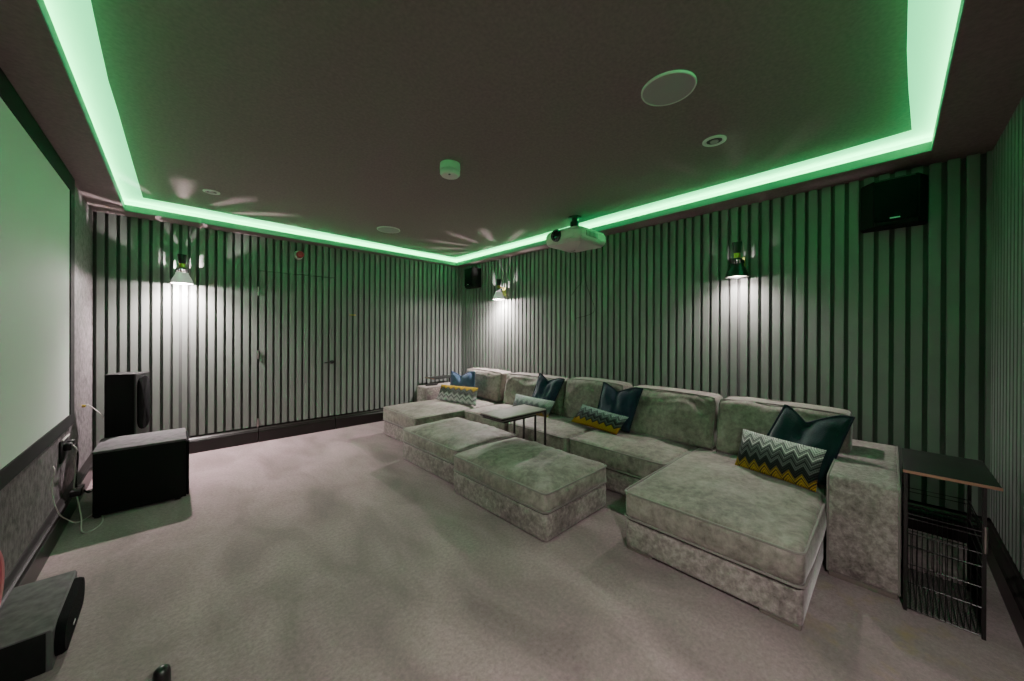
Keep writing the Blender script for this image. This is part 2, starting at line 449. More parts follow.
# skirtings, profiled
SK = [(0, 0), (.036, 0), (.036, .118), (.032, .121), (.036, .126), (.030, .134), (.022, .139), (.024, .145), (.014, .152), (.008, .160), (0, .166)]
SKL = [(-SD, 0)] + SK[1:-1] + [(-SD, .166)]
bm = nb(); extrude_profile(bm, SKL, (DX0 - .003, YF), (XL, YF)); struct('baseboard_far', bm, M['skirting'], angle=20)
bm = nb(); extrude_profile(bm, SKL, (XR, YF), (DX1 + .003, YF)); struct('baseboard_far.001', bm, M['skirting'], angle=20)
bm = nb(); extrude_profile(bm, SKL, (XR, YN), (XR, YF)); struct('baseboard_right', bm, M['skirting'], angle=20)
bm = nb(); extrude_profile(bm, SKL, (XL, YN), (XR, YN)); struct('baseboard_near', bm, M['skirting'], angle=20)
bm = nb(); extrude_profile(bm, SK, (XL, YF), (XL, YN)); struct('baseboard_left', bm, M['skirting'], angle=20)

# door flush in the slatted wall
door = bpy.data.objects.new('door_1', None); COL.objects.link(door); door.location = (DX0, YF, 0); ROOT[door] = Vector((DX0, YF, 0)); door['kind'] = 'structure'
bm = nb(); slats(bm, 'x', YF, 1, DX0 + .002, DX1 - .002, .622, ZB, DZ); box(bm, DX0 + .001, DX1 - .001, YF + SD, YF + .06, .005, DZ, 1)
extrude_profile(bm, SKL, (DX1 - .004, YF), (DX0 + .004, YF), 2)
obj('door_leaf', bm, [M['slat'], M['groove'], M['skirting']], door, smooth=False)
for z in (1.73, 1.0, .215):
    bm = nb(); bevbox(bm, DX0 - .010, DX0 + .008, YF - .003, YF + .012, z - .05, z + .05, .002)
    tube(bm, [(DX0 - .001, YF - .006, z - .05), (DX0 - .001, YF - .006, z + .05)], .005)
    obj('hinge', bm, M['chrome'], door, label='steel butt hinge')
bm = nb()
lathe(bm, [(0, .0), (.025, 0), (.025, -.008), (.011, -.010), (.010, -.055), (0, -.055)], (1.485, YF, .875), (0, 1, 0), 24)
tube(bm, [(1.485, YF - .05, .875), (1.45, YF - .052, .875), (1.385, YF - .050, .872)], [.009, .009, .008], 10)
obj('door_handle', bm, M['black'], door, label='black lever handle')

# ceiling: dropped border, raised middle, lit cove between them
Q = [Vector(p) for p in ((-.338, -.163), (3.272, -.165), (3.385, 4.925), (-.335, 4.775))]     # the opening, not quite square
def grow(d):
    out = []
    for k in range(4):
        a, b, c = Q[k - 1], Q[k], Q[(k + 1) % 4]
        u, v = (b - a).normalized(), (c - b).normalized()
        out.append(b + (u - v) * d)
    return out
def ring(bm, outer, inner, z0, z1):
    V = [[bm.verts.new((p.x, p.y, z)) for p in loop] for loop in (outer, inner) for z in (z0, z1)]
    for k in range(4):
        m = (k + 1) % 4
        bm.faces.new([V[0][k], V[0][m], V[2][m], V[2][k]]); bm.faces.new([V[1][k], V[3][k], V[3][m], V[1][m]])
        bm.faces.new([V[0][k], V[1][k], V[1][m], V[0][m]]); bm.faces.new([V[2][k], V[2][m], V[3][m], V[3][k]])
    bmesh.ops.recalc_face_normals(bm, faces=bm.faces)
T = .055
room = [Vector(p) for p in ((XL - .1, YN - .1), (XR + .1, YN - .1), (XR + .1, YF + .1), (XL - .1, YF + .1))]
bm = nb(); ring(bm, room, grow(0), ZC, ZC + T)
struct('ceiling_border', bm, M['ceiling'], smooth=False)
bm = nb(); ring(bm, grow(.001), grow(-.004), ZC + .002, ZC + T + .002)      # the painted upright edge of the border
struct('trim_1', bm, M['cove_white'], smooth=False)
# raised middle panel; its rim wavers like stretched fabric
EDGE = [(-0.215, -0.045), (-0.224, 0.5), (-0.216, 1.1), (-0.223, 1.99), (-0.228, 2.239), (-0.233, 2.566), (-0.227, 2.904), (-0.224, 3.295), (-0.211, 4.618), (0.034, 4.619), (0.491, 4.643), (1.047, 4.672), (1.747, 4.734), (2.484, 4.799), (3.275, 4.813), (3.27, 3.321), (3.237, 2.63), (3.196, 2.069), (3.186, 1.436), (3.179, 0.875), (3.166, 0.334), (3.14, -0.079), (2.613, -0.054), (2.24, -0.041), (1.906, -0.037), (1.2, -0.04), (0.5, -0.046)]
bm = nb()
lo = [bm.verts.new((x, y, ZR)) for x, y in EDGE]; hi = [bm.verts.new((x, y, ZR + .02)) for x, y in EDGE]
bm.faces.new(lo); bm.faces.new(hi[::-1])
for k in range(len(EDGE)): bm.faces.new([lo[k], hi[k], hi[(k + 1) % len(EDGE)], lo[(k + 1) % len(EDGE)]])
bmesh.ops.recalc_face_normals(bm, faces=bm.faces)
struct('ceiling', bm, M['ceiling'], smooth=False)
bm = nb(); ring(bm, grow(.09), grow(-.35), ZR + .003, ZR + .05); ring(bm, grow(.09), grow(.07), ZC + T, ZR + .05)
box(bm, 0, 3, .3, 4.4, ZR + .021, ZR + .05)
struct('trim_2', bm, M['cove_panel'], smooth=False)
led = nb(); zl = ZC + T
ring(led, grow(.060), grow(.030), zl, zl + .008)
tag(obj('led_strip', led, M['led'], origin=(-.338, -.163, zl), smooth=False), 'green LED light strip glowing in the ceiling cove around the room', 'led strip')

# ------------------------------------------------------------------ projection screen
sc = thing('projection_screen', 'large white projection screen with black border on the left wall', 'projection screen', (XL, 2.5, .61))
FX = XL + .022
bm = nb(); box(bm, XL + .001, FX - .006, 1.0, 3.95, .66, 2.26); obj('screen_surface', bm, M['screen'], sc, smooth=False)
bm = nb()
box(bm, XL + .001, FX, 3.90, 4.03, .605, 2.352); box(bm, XL + .001, FX, .87, 1.0, .605, 2.352)
box(bm, XL + .001, FX, 1.0, 3.90, 2.240, 2.352); box(bm, XL + .001, FX, 1.0, 3.90, .605, .685)
obj('screen_frame', bm, M['matt_black'], sc, smooth=False)

# ------------------------------------------------------------------ sofa
sofa = thing('sectional_sofa', 'long taupe crushed velvet sectional sofa with a chaise at each end', 'sofa', (2.95, 2.25, 0))
XB = 3.478
def base(name, x0, x1, y0, y1, parent, z0=.014, z1=.186, mat='velvet'):
    return obj(name, softbox(x0, x1, y0, y1, z0, z1, r=.024, nx=8, ny=8, nz=2, wob=.004, seed=y0, k=3), M[mat], parent, angle=60)
def feet(x0, x1, y0, y1, parent, s=.15):
    for (fx0, fx1) in ((x0 + .012, x0 + .07), (x1 - .07, x1 - .012)):
        for (fy0, fy1) in ((y0 + .012, y0 + .012 + s), (y1 - .012 - s, y1 - .012)):
            b = nb(); bevbox(b, fx0, fx1, fy0, fy1, 0, .026, .003); obj('foot', b, M['foot'], parent)
def cushion(x0, x1, y0, y1, z0, z1, parent, bulge, seed, wob=.016, name='seat_cushion', fine=.0):
    o = obj(name, softbox(x0, x1, y0, y1, z0, z1, r=.032, bulge=bulge, nx=30, ny=30, nz=3, wob=wob, seed=seed, side=.015, fine=fine), M['velvet_top'], parent, angle=80)
    for z, w in ((z1 - .012, wob * .12), (z0 + .010, wob * .1)):
        b = nb(); tube(b, ringpath(x0, x1, y0, y1, z, .035, wob=w, seed=seed, inset=-.001), .0058, 6, closed=True)
        obj('piping', b, M['piping'], o)
    b = nb(); tube(b, ringpath(x0, x1, y0, y1, z0 + .001, .035, inset=.004), .004, 5, closed=True); obj('seam', b, M['seam'], o)
    return o
modules = [('chaise', 1.915, .245, 1.072), ('seat', 2.50, 1.085, 1.925), ('seat', 2.475, 1.945, 2.69), ('seat', 2.47, 2.705, 3.44), ('chaise', 1.855, 3.455, 4.275)]
for i, (kind, x0, y0, y1) in enumerate(modules):
    base(kind + '_base', x0 + .012, 3.32, y0 + .004, y1 - .004, sofa)
    if kind == 'chaise': feet(x0 + .012, 3.32, y0, y1, sofa)
    else: feet(x0 + .03, 3.32, y0, y1, sofa, .1)
    cushion(x0, 3.24, y0, y1, .188, .352, sofa, .022 if kind == 'chaise' else .026, i + 1, wob=.020)
# the back frame and the arms
obj('back_frame', softbox(3.315, XB, .24, 4.33, .022, .60, r=.03, nx=4, ny=40, nz=6, wob=.006, seed=3), M['velvet'], sofa, angle=70)
def arm(y0, y1, z1):
    o = obj('arm', softbox(2.492, XB, y0, y1, .022, z1, r=.02, nx=16, ny=8, nz=8, wob=.006, seed=y0, k=3), M['velvet'], sofa, angle=60)
    for yy in (y0 + .004, y1 - .004):
        b = nb(); tube(b, [(2.496, yy, .03), (2.494, yy, z1 * .5), (2.496, yy, z1 - .012), (2.51, yy, z1 - .003), (3.0, yy, z1 - .001), (XB - .02, yy, z1 - .002)], .0045, 6)
        obj('piping', b, M['piping'], o)
    b = nb(); bevbox(b, 2.502, 2.56, y0 + .008, y1 - .008, 0, .03, .003); obj('foot', b, M['foot'], o)
arm(-.036, .228, .53); arm(4.335, 4.60, .505)

def back_cushion(y0, y1, x_front, seed, ztop=.77, lean=.20, wr=.014, twist=0, sag=0):
    z0, z1 = .362, ztop
    b = softbox(x_front, x_front + .215, y0, y1, z0, z1, r=.035, nx=5, ny=40, nz=26, wob=.0, seed=seed)
    yc, hy = (y0 + y1) / 2, (y1 - y0) / 2
    for v in b.verts:
        u = (v.co.y - yc) / hy; w = (v.co.z - z0) / (z1 - z0)
        front = 1 if v.co.x < x_front + .1 else -.3
        bul = .030 * (1 - u ** 4) * (1 - (2 * w - 1) ** 4)
        # sagging drapes: diagonal and smile-shaped folds
        g = w * 5.0 + 1.3 * u * u + 1.2 * noise.noise(Vector((u * 1.6 + seed * 4.1, w * 1.4, seed)))
        rd = noise.noise(Vector((g * .9, u * .7 + seed * 9, .3))); fold = wr * (1.2 * rd + .8 * (.35 - abs(noise.noise(Vector((g * 1.5 + 3, u * .9 + seed * 5, .8)))) ** .7)) + .004 * noise.noise(Vector((u * 9, g * 5, seed)))
        v.co.x -= front * (bul + fold * (1 - u ** 6))
        v.co.x += lean * (v.co.z - z0)
        v.co.z += -(sag * (1 - u * u)) * w + .008 * w * noise.noise(Vector((v.co.y * 6, seed, 2))) + .012 * w * (1 - abs(u) ** 3)
        v.co.y += .006 * noise.noise(Vector((v.co.z * 7, seed * 3, u * 2)))
    o = obj('back_cushion', b, M['velvet_top'], sofa, angle=80)
    def P(u, w, off=0):
        z = z0 + w * (z1 - z0)
        x = x_front - .001 + off + lean * (z - z0)
        return (x, yc + u * hy, z - (sag * (1 - u * u)) * w + .012 * w * (1 - abs(u) ** 3))
    for off in (.012, .185):
        pts = [P(-.985, w / 10, off) for w in range(0, 10)] + [P(-.96, .985, off)] + [P(u / 10, .992, off) for u in range(-9, 10)] + [P(.96, .985, off)] + [P(.985, w / 10, off) for w in range(9, -1, -1)]
        b = nb(); tube(b, pts, .0050, 6); obj('piping', b, M['piping'], o)
for a in ((.170, .918, 3.00, 1, .757), (.940, 1.690, 3.01, 2, .760), (1.742, 2.425, 3.02, 3, .768, .2, .008), (2.440, 3.378, 3.02, 4, .740, .2, .020), (3.465, 4.25, 3.02, 5, .735)):
    back_cushion(*a)

# ------------------------------------------------------------------ ottomans
def ottoman(name, label, x0, x1, y0, y1, seed, rot):
    c = Vector(((x0 + x1) / 2, (y0 + y1) / 2, 0))
    t = thing(name, label, 'ottoman', c, 'ottomans standing in front of the sofa')
    base('ottoman_base', x0 + .002, x1 - .002, y0 + .002, y1 - .002, t, .006, .176)
    for fx in (x0 + .03, x1 - .09):
        for fy in (y0 + .03, y1 - .09):
            b = nb(); box(b, fx, fx + .06, fy, fy + .06, 0, .012); obj('foot', b, M['foot'], t, smooth=False)
    cushion(x0, x1, y0, y1, .178, .312, t, .052, seed, .030, 'top_cushion', fine=.011)
    t.rotation_euler.z = rot
    return t
ottoman('ottoman', 'taupe velvet ottoman nearest the camera, in front of the nested tables', 1.600, 2.290, 1.408, 2.372, 11, .012)
ottoman('ottoman', 'taupe velvet ottoman with creased top beside the far chaise', 1.655, 2.340, 2.405, 3.345, 23, .02)

# ------------------------------------------------------------------ pillows
def pillow(name, label, corners, T, mat, dent=0, pinch=.05, flange=0, edge=None, seed=0, wr=.010, group=None, nu=34, nv=26, wrn=1):
    TL, TR, BR, BL = [Vector(c) for c in corners]
    nrm = (BR - BL).cross(TL - BL).normalized()
    bm = nb(); uvl = bm.loops.layers.uv.new('UVMap')
    grid = {}
    ys = (BL + BR) / 2
    def pos(u, v, s):
        a, bb = 2 * u - 1, 2 * v - 1
        uu = .5 + (u - .5) * (1 - pinch * (1 - bb * bb)); vv = .5 + (v - .5) * (1 - pinch * (1 - a * a))
        d = dent * max(0, 1 - abs(u - .44) / .40) ** 1.25 * v ** 1.5
        vv -= d
        p = (TL * (1 - uu) + TR * uu) * vv + (BL * (1 - uu) + BR * uu) * (1 - vv)
        if flange: fa = max(0, 1 - max(abs(a), abs(bb)) - flange) / (1 - flange)
        ia = min(1, abs(a) / (1 - flange)); ib = min(1, abs(bb) / (1 - flange))
        t = T * max(0, 1 - ia ** 2.4) ** .55 * max(0, 1 - ib ** 2.4) ** .55
        t *= 1 - .45 * (d / max(dent, .001)) if dent else 1
        n = wr * noise.noise(Vector((u * 3.2 + seed, v * 3.2, seed * 2.3))) + wr * .6 * noise.noise(Vector((u * 8 + 3 * v, v * 3 + seed, 5)))
        k = min(1, t / (T * .3 + 1e-6))
        p = p + nrm * (s * (t + .0025) + n * k * wrn)
        if dent:    # crease running down from the chop
            p += nrm * (-.035 * s * math.exp(-((u - .44 - .22 * (1 - v)) / .06) ** 2) * max(0, v - .35) * k + .012 * s * k * math.sin(9 * (u + .8 * v) + seed) * noise.noise(Vector((u * 5, v * 5, seed + 3))))
        p.z = max(p.z, min(BL.z, BR.z) - .004)
        return p
    for s in (1, -1):
        for i in range(nu + 1):
            for j in range(nv + 1):
                border = i in (0, nu) or j in (0, nv)
                key = (i, j, 0 if border else s)
                if key not in grid:
                    u = .5 - .5 * math.cos(PI * i / nu) * .6 - .5 * (1 - 2 * i / nu) * .4
                    v = .5 - .5 * math.cos(PI * j / nv) * .6 - .5 * (1 - 2 * j / nv) * .4
                    grid[key] = (bm.verts.new(pos(u, v, 0 if border else s)), u, v)
        for i in range(nu):
            for j in range(nv):
                K = [(i, j), (i + 1, j), (i + 1, j + 1), (i, j + 1)]
                vs = []
                for a, b2 in K:
                    border = a in (0, nu) or b2 in (0, nv)
                    vs.append(grid[(a, b2, 0 if border else s)])
                if s < 0: vs = vs[::-1]
                f = bm.faces.new([x[0] for x in vs])
                for lp, x in zip(f.loops, vs): lp[uvl].uv = (x[1], x[2])
    edge_pts = []
    if edge:
        for i in range(nu): edge_pts.append(grid[(i, 0, 0)][0].co.copy())
        for j in range(nv): edge_pts.append(grid[(nu, j, 0)][0].co.copy())
        for i in range(nu, 0, -1): edge_pts.append(grid[(i, nv, 0)][0].co.copy())
        for j in range(nv, 0, -1): edge_pts.append(grid[(0, j, 0)][0].co.copy())
    root = (ys.x, ys.y, min(BL.z, BR.z))
    o = obj(name, bm, M[mat], None, origin=root, angle=80)
    tag(o, label, 'pillow', group)
    if edge:
        b = nb(); tube(b, edge_pts, .006, 6, closed=True); obj('edge_trim', b, M[edge], o)
    return o

# pillow on the near chaise (corners TL, TR, BR, BL)
pillow('scatter_pillow', 'dark teal square pillow behind the zigzag pillow on the near chaise', [(3.0, .489, .785), (2.955, .149, .768), (2.765, .260, .385), (2.88, .66, .385)], .055, 'teal', dent=.20, pinch=.03, edge='teal_edge', seed=2, flange=.06, wr=.022)
pillow('lumbar_pillow', 'oblong pillow with grey and yellow zigzag weave on the near chaise', [(2.86, .700, .608), (2.74, .252, .594), (2.64, .287, .372), (2.755, .722, .380)], .052, 'chev_a', pinch=.035, seed=4, flange=.02, wr=.005)
pillow('scatter_pillow', 'dark blue square pillow, third from the far end, beside the teal yellow zigzag pillow', [(3.06, 1.93, .782), (3.0, 1.497, .779), (2.93, 1.590, .385), (3.0, 2.0, .385)], .055, 'navy', dent=.16, pinch=.03, edge='teal_edge', seed=7, flange=.06, wr=.020)
pillow('lumbar_pillow', 'oblong zigzag pillow with broad yellow bottom in the middle of the sofa', [(2.95, 2.10, .557), (2.90, 1.575, .527), (2.82, 1.645, .372), (2.88, 2.19, .380)], .050, 'chev_b', pinch=.035, seed=5, flange=.02, wr=.005)
pillow('scatter_pillow', 'navy square pillow behind the nested side tables', [(3.06, 2.775, .797), (3.03, 2.39, .770), (2.93, 2.52, .385), (3.0, 2.90, .385)], .052, 'navy', dent=.14, pinch=.03, edge='teal_edge', seed=12, flange=.06, wr=.020)
pillow('lumbar_pillow', 'pale grey green zigzag pillow partly hidden by the nested side tables', [(2.94, 3.045, .540), (2.93, 2.43, .540), (2.83, 2.45, .375), (2.85, 3.03, .375)], .052, 'chev_c', pinch=.035, seed=8, flange=.02, wr=.005)
pillow('scatter_pillow', 'light blue square pillow standing at the far end of the sofa', [(2.80, 4.19, .722), (2.90, 3.79, .745), (2.80, 3.66, .385), (2.72, 4.13, .385)], .052, 'blue', dent=.17, pinch=.03, seed=15, flange=.06, edge='blue')
pillow('lumbar_pillow', 'oblong zigzag pillow with yellow upper edge on the far chaise', [(2.62, 4.165, .562), (2.76, 3.53, .575), (2.64, 3.42, .376), (2.52, 4.13, .376)], .050, 'chev_d', pinch=.035, seed=9, flange=.02, wr=.005)

# ------------------------------------------------------------------ nested tables between ottomans and sofa
def ctable(name, label, x0, x1, y0, y1, z, lx, r=.008):
    t = thing(name, label, 'side table', (lx, (y0 + y1) / 2, 0), 'nested side tables')
    b = nb(); bevbox(b, x0, x1, y0, y1, z - .010, z, .002); obj('table_top', b, M['table_top'], t)
    b = nb()
    for a in ((x0, x1, y0, y0 + .012), (x0, x1, y1 - .012, y1), (x0, x0 + .012, y0, y1), (x1 - .012, x1, y0, y1)): box(b, *a, z - .022, z - .0101)
    obj('top_frame', b, M['black'], t, smooth=False)
    for y in (y0 + .006, y1 - .006):
        b = nb(); box(b, lx - .008, lx + .008, y - .006, y + .006, .006, z - .022); obj('leg', b, M['black'], t, smooth=False)
    b = nb(); box(b, lx - .008, lx + .008, y0, y1, 0, .006); obj('foot_rail', b, M['black'], t, smooth=False)
ctable('nesting_table', 'taller wood topped nesting table with thin black legs over the ottomans', 1.90, 2.432, 2.125, 2.405, .580, 2.424)
ctable('nesting_table', 'lower nesting table tucked beneath the taller one', 1.985, 2.378, 2.195, 2.480, .535, 2.370)

# ------------------------------------------------------------------ side tables with wire baskets
def basket_table(label, x0, x1, y0, y1, zt, bx0, bx1, by0, by1):
    t = thing('side_table', label, 'side table', ((x0 + x1) / 2, (y0 + y1) / 2, 0))
    b = nb(); bevbox(b, x0, x1, y0, y1, zt - .010, zt, .002); obj('table_top', b, M['side_top'], t)
    b = nb(); box(b, x0 - .003, x0, y0 - .001, y1 + .001, zt - .011, zt + .001); obj('edge_strip', b, M['copper'], t, smooth=False, label='thin copper coloured front edge')
    H = .445
    for x in (bx0, bx1):
        for y in (by0, by1):
            b = nb(); top = zt - .011
            sx = .011 if x == bx1 else .006
            box(b, x - sx, x + sx, y - .006, y + .006, 0, top); obj('leg', b, M['black'], t, smooth=False)
    w = nb(); rr = .0016
    # mesh sides: wires up the four sides, hoops round them, a dense floor grid
    n = 13
    for k in range(n + 1):
        y = by0 + (by1 - by0) * k / n
        for x in (bx0, bx1): tube(w, [(x, y, .012), (x, y, .355)], rr, 4)
    m = 22
    for k in range(1, m):
        x = bx0 + (bx1 - bx0) * k / m
        for y in (by0, by1): tube(w, [(x, y, .012), (x, y, .355)], rr, 4)
    for z in (.012, .13, .215, .30, .355):
        tube(w, [(bx0, by0, z), (bx1, by0, z), (bx1, by1, z), (bx0, by1, z)], .0028, 5, closed=True)
    for k in range(1, 30):
        x = bx0 + (bx1 - bx0) * k / 30
        tube(w, [(x, by0, .012), (x, by1, .012)], rr, 4)
    for k in range(1, n):
        y = by0 + (by1 - by0) * k / n
        tube(w, [(bx0, y, .012), (bx1, y, .012)], rr, 4)
    obj('wire_basket', w, M['black'], t)
    for z in (.445, .425):
        b = nb(); tube(b, [(bx0, by0, z), (bx1, by0, z), (bx1, by1, z), (bx0, by1, z)], .003, 6, closed=True); obj('rail', b, M['black'], t)
    b = nb(); tube(b, [(bx0 - .006, by0 - .004, .36), (bx0 - .006, by0 - .004, .47)], .006, 8); obj('latch', b, M['chrome'], t)
    return t
basket_table('black wire basket side table beside the near arm of the sofa', 2.428, 2.885, -.312, -.041, .648, 2.45, 2.865, -.270, -.050)
basket_table('low wire basket side table in the far corner, hidden behind the far sofa arm', 2.79, 3.24, 4.625, 4.90, .575, 2.81, 3.22, 4.64, 4.88)
rc = thing('remote_control', 'black remote control lying on the far sofa arm', 'remote', (2.67, 4.50, .506))
b = nb(); bevbox(b, 2.58, 2.76, 4.475, 4.52, .507, .526, .006); obj('body', b, M['black'], rc)
b = nb()
for k in range(6):
    for l in range(2): bevbox(b, 2.60 + k * .024, 2.612 + k * .024, 4.485 + l * .016, 4.494 + l * .016, .525, .529, .001)
obj('buttons', b, M['baffle'], rc)

# ------------------------------------------------------------------ sconces
def sconce(label, wall, p, power, bulb='bulb', up=1.0, glow=False, wash=1, soft=1):
    """wall: outward direction of the wall (into the room)"""
    n = Vector(wall); c = Vector(p)          # c: point on the wall face at shade-rim height
    t = thing('wall_sconce', label, 'wall lamp', c)
    a = c + n * .112                          # axis of the lamp
    side = Vector((-n.y, n.x, 0))
    def mk(name, b, m, **k): return obj(name, b, m, t, **k)
    b = nb()
    lathe(b, [(.086, 0), (.083, .018), (.074, .045), (.060, .072), (.050, .095), (.047, .112), (.045, .112), (.048, .094), (.058, .071), (.072, .044), (.081, .018), (.084, 0), (.086, 0)], a, seg=48)
    mk('shade', b, [M['shade_bloom' if glow else 'shade']])
    b = nb()                                  # slotted collar: posts with gaps that let light through
    for k in range(14):
        th = 2 * PI * k / 14
        q = a + Vector((math.cos(th), math.sin(th), 0)) * .046
        tube(b, [q + Vector((0, 0, .110)), q * 1 + Vector((0, 0, .142)) - Vector((math.cos(th), math.sin(th), 0)) * .006], .0084, 6)
    lathe(b, [(.044, .140), (.041, .150), (.034, .156), (.026, .160)], a, seg=32)
    mk('collar', b, M['shade'])
    b = nb(); lathe(b, [(.0, .158), (.024, .158), (.024, .200), (.0, .200)], a, seg=28); mk('lamp_socket', b, M['brass'], label='brass lamp holder')
    b = nb(); lathe(b, [(.0, .2), (.026, .2), (.030, .215), (.036, .285), (.036, .290), (0, .290)], a, seg=28); mk('cap', b, M['black'])
    b = nb(); bevbox(b, -.006, .006, -.034, .034, .055, .180, .003)
    bmesh.ops.transform(b, matrix=Matrix(((n.x, side.x, 0, c.x + n.x * .007), (n.y, side.y, 0, c.y + n.y * .007), (0, 0, 1, c.z), (0, 0, 0, 1))), verts=b.verts)
    mk('wall_plate', b, M['brass_soft'], label='brass wall plate')
    b = nb(); tube(b, [c + n * .012 + Vector((0, 0, .165)), c + n * .05 + Vector((0, 0, .178)), c + n * .092 + Vector((0, 0, .180))], .008, 10)
    mk('arm', b, M['brass'])
    b = nb(); lathe(b, [(0, .010), (.076, .010), (.076, .014), (.05, .05), (0, .06)], a, seg=32); mk('bulb', b, M[bulb], label='glowing reflector bulb')
    for nm, kind, z, pw, rad in (('sconce_light', 'POINT', .004, power * .16 * wash, .012), ('sconce_beam', 'SPOT', .003, power * 1.15, .02), ('sconce_slot_light', 'POINT', .084, power * .27 * up, .003)):
        l = bpy.data.lights.new(nm, kind); l.energy = pw; l.color = (1, .845, .85); l.shadow_soft_size = rad * soft
        if kind == 'SPOT': l.spot_size = math.radians(158); l.spot_blend = 1.0
        o = bpy.data.objects.new(nm, l); COL.objects.link(o); o.parent = t; o.location = n * .112 + Vector((0, 0, z))
    return t
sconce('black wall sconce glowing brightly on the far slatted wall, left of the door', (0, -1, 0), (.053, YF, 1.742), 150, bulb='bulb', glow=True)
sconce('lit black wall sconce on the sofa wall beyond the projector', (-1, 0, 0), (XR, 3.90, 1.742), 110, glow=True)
sconce('dimmer black wall sconce with brass plate on the sofa wall above the near seats', (-1, 0, 0), (XR, .884, 1.735), 26, bulb='bulb_dim', up=.3, wash=.42)
sconce('black wall sconce on the near slatted wall beside the camera', (0, 1, 0), (.40, YN, 1.742), 120, up=.08, wash=.10, soft=3)

# ------------------------------------------------------------------ ceiling items
def disc(name, label, cat, x, y, r, mat, rim=True):
    t = thing(name, label, cat, (x, y, ZR))
    b = nb(); lathe(b, [(0, 0), (r, 0), (r, -.006), (r * .985, -.010), (r * .94, -.010), (r * .935, -.004)], (x, y, ZR), seg=56); obj('rim', b, M['white'], t)
    b = nb(); lathe(b, [(r * .94, -.004), (r * .935, -.0075), (0, -.0085)], (x, y, ZR), seg=56); obj('grille', b, M[mat], t)
disc('ceiling_speaker', 'large round flush ceiling speaker nearest the camera', 'ceiling speaker', 1.752, .752, .125, 'disc')
disc('ceiling_speaker', 'round flush ceiling speaker near the far slatted wall', 'ceiling speaker', 1.815, 4.03, .128, 'disc')
def downlight(label, x, y, r):
    t = thing('ceiling_downlight', label, 'downlight', (x, y, ZR))
    b = nb(); lathe(b, [(r * .72, -.001), (r, -.001), (r, -.006), (r * .78, -.011), (r * .66, -.004), (r * .60, .0)], (x, y, ZR), seg=40); obj('rim', b, M['white'], t)
    b = nb(); lathe(b, [(r * .70, -.0035), (r * .45, -.0025), (r * .42, -.006), (0, -.007)], (x, y, ZR), seg=32); obj('lens', b, M['baffle'], t)
    b = nb(); lathe(b, [(r * .36, -.0065), (r * .34, -.011), (0, -.012)], (x, y, ZR), seg=32); obj('lamp', b, M['disc'], t)
downlight('small round recessed downlight beside the large ceiling speaker', 2.433, .757, .066)
downlight('small round recessed downlight at the far left of the ceiling', .228, 4.0, .058)
al = thing('smoke_alarm', 'round white smoke alarm in the middle of the ceiling', 'smoke alarm', (1.425, 2.16, ZR))
b = nb(); lathe(b, [(0, 0), (.070, 0), (.072, -.030), (.070, -.048), (.066, -.049)], (1.425, 2.16, ZR), seg=48); obj('base', b, M['white'], al)
b = nb(); lathe(b, [(.062, -.048), (.062, -.054), (.069, -.055), (.070, -.072), (.060, -.084), (.030, -.088), (0, -.088)], (1.425, 2.16, ZR), seg=48); obj('cover', b, M['white'], al)
b = nb(); lathe(b, [(0, -.091), (.008, -.091), (.008, -.087)], (1.40, 2.13, ZR), seg=12); obj('test_button', b, M['baffle'], al)

# ------------------------------------------------------------------ projector
def hull(bm, pts):
    vs = [bm.verts.new(p) for p in pts]
    r = bmesh.ops.convex_hull(bm, input=vs)
    junk = [g for g in r['geom_interior'] if isinstance(g, bmesh.types.BMVert)]
    if junk: bmesh.ops.delete(bm, geom=junk, context='VERTS')
PX0, PX1, PY0, PY1 = 2.745, 3.235, 2.005, 2.455
pj = thing('projector', 'white projector hanging from the ceiling, lens towards the screen', 'projector', ((PX0 + PX1) / 2, (PY0 + PY1) / 2, 2.15))
b = nb()
pts = []
for x, y in ((PX0, PY0 + .07), (PX0 + .045, PY0), (PX1 - .03, PY0), (PX1, PY0 + .03), (PX1, PY1 - .03), (PX1 - .03, PY1), (PX0 + .045, PY1), (PX0, PY1 - .07)):
    pts += [(x, y, 2.185), (x, y, 2.262)]
    cx_, cy_ = (PX0 + PX1) / 2, (PY0 + PY1) / 2
    pts += [(cx_ + (x - cx_) * .90, cy_ + (y - cy_) * .90, 2.290), (cx_ + (x - cx_) * .90, cy_ + (y - cy_) * .90, 2.146)]
hull(b, pts)
bmesh.ops.bevel(b, geom=b.edges[:], offset=.010, segments=2, affect='EDGES')
obj('body', b, M['offwhite'], pj)
ly = 2.275
b = nb(); lathe(b, [(.060, .0), (.060, -.022), (.055, -.030), (.051, -.030), (.050, -.012)], (PX0 + .012, ly, 2.226), (1, 0, 0), 40); obj('lens_ring', b, M['black'], pj)
b = nb(); lathe(b, [(.052, -.010), (.035, -.018), (0, -.021)], (PX0 + .012, ly, 2.226), (1, 0, 0), 40); obj('lens', b, M['lens'], pj)
b = nb()
for k in range(9): box(b, PX0 + .12 + k * .022, PX0 + .128 + k * .022, PY0 - .0015, PY0 + .01, 2.20, 2.25)
obj('vent', b, M['baffle'], pj, smooth=False)
b = nb()
MX, MY = 3.02, 2.26
lathe(b, [(0, 0), (.07, 0), (.07, -.010), (.030, -.014), (.028, -.09)], (MX, MY, ZR), seg=32)
lathe(b, [(.045, -.05), (.045, -.115), (.060, -.12), (.060, -.135), (0, -.135)], (MX, MY, ZR), seg=28)
box(b, MX - .10, MX + .10, MY - .02, MY + .02, 2.322, 2.330)
for dx, dy in ((-.13, -.10), (-.13, .10), (.12, -.10), (.12, .10)):
    tube(b, [(MX, MY, 2.326), (MX + dx * .9, MY + dy * .9, 2.318), (MX + dx, MY + dy, 2.286)], .008, 8)
obj('ceiling_mount', b, M['black'], pj)
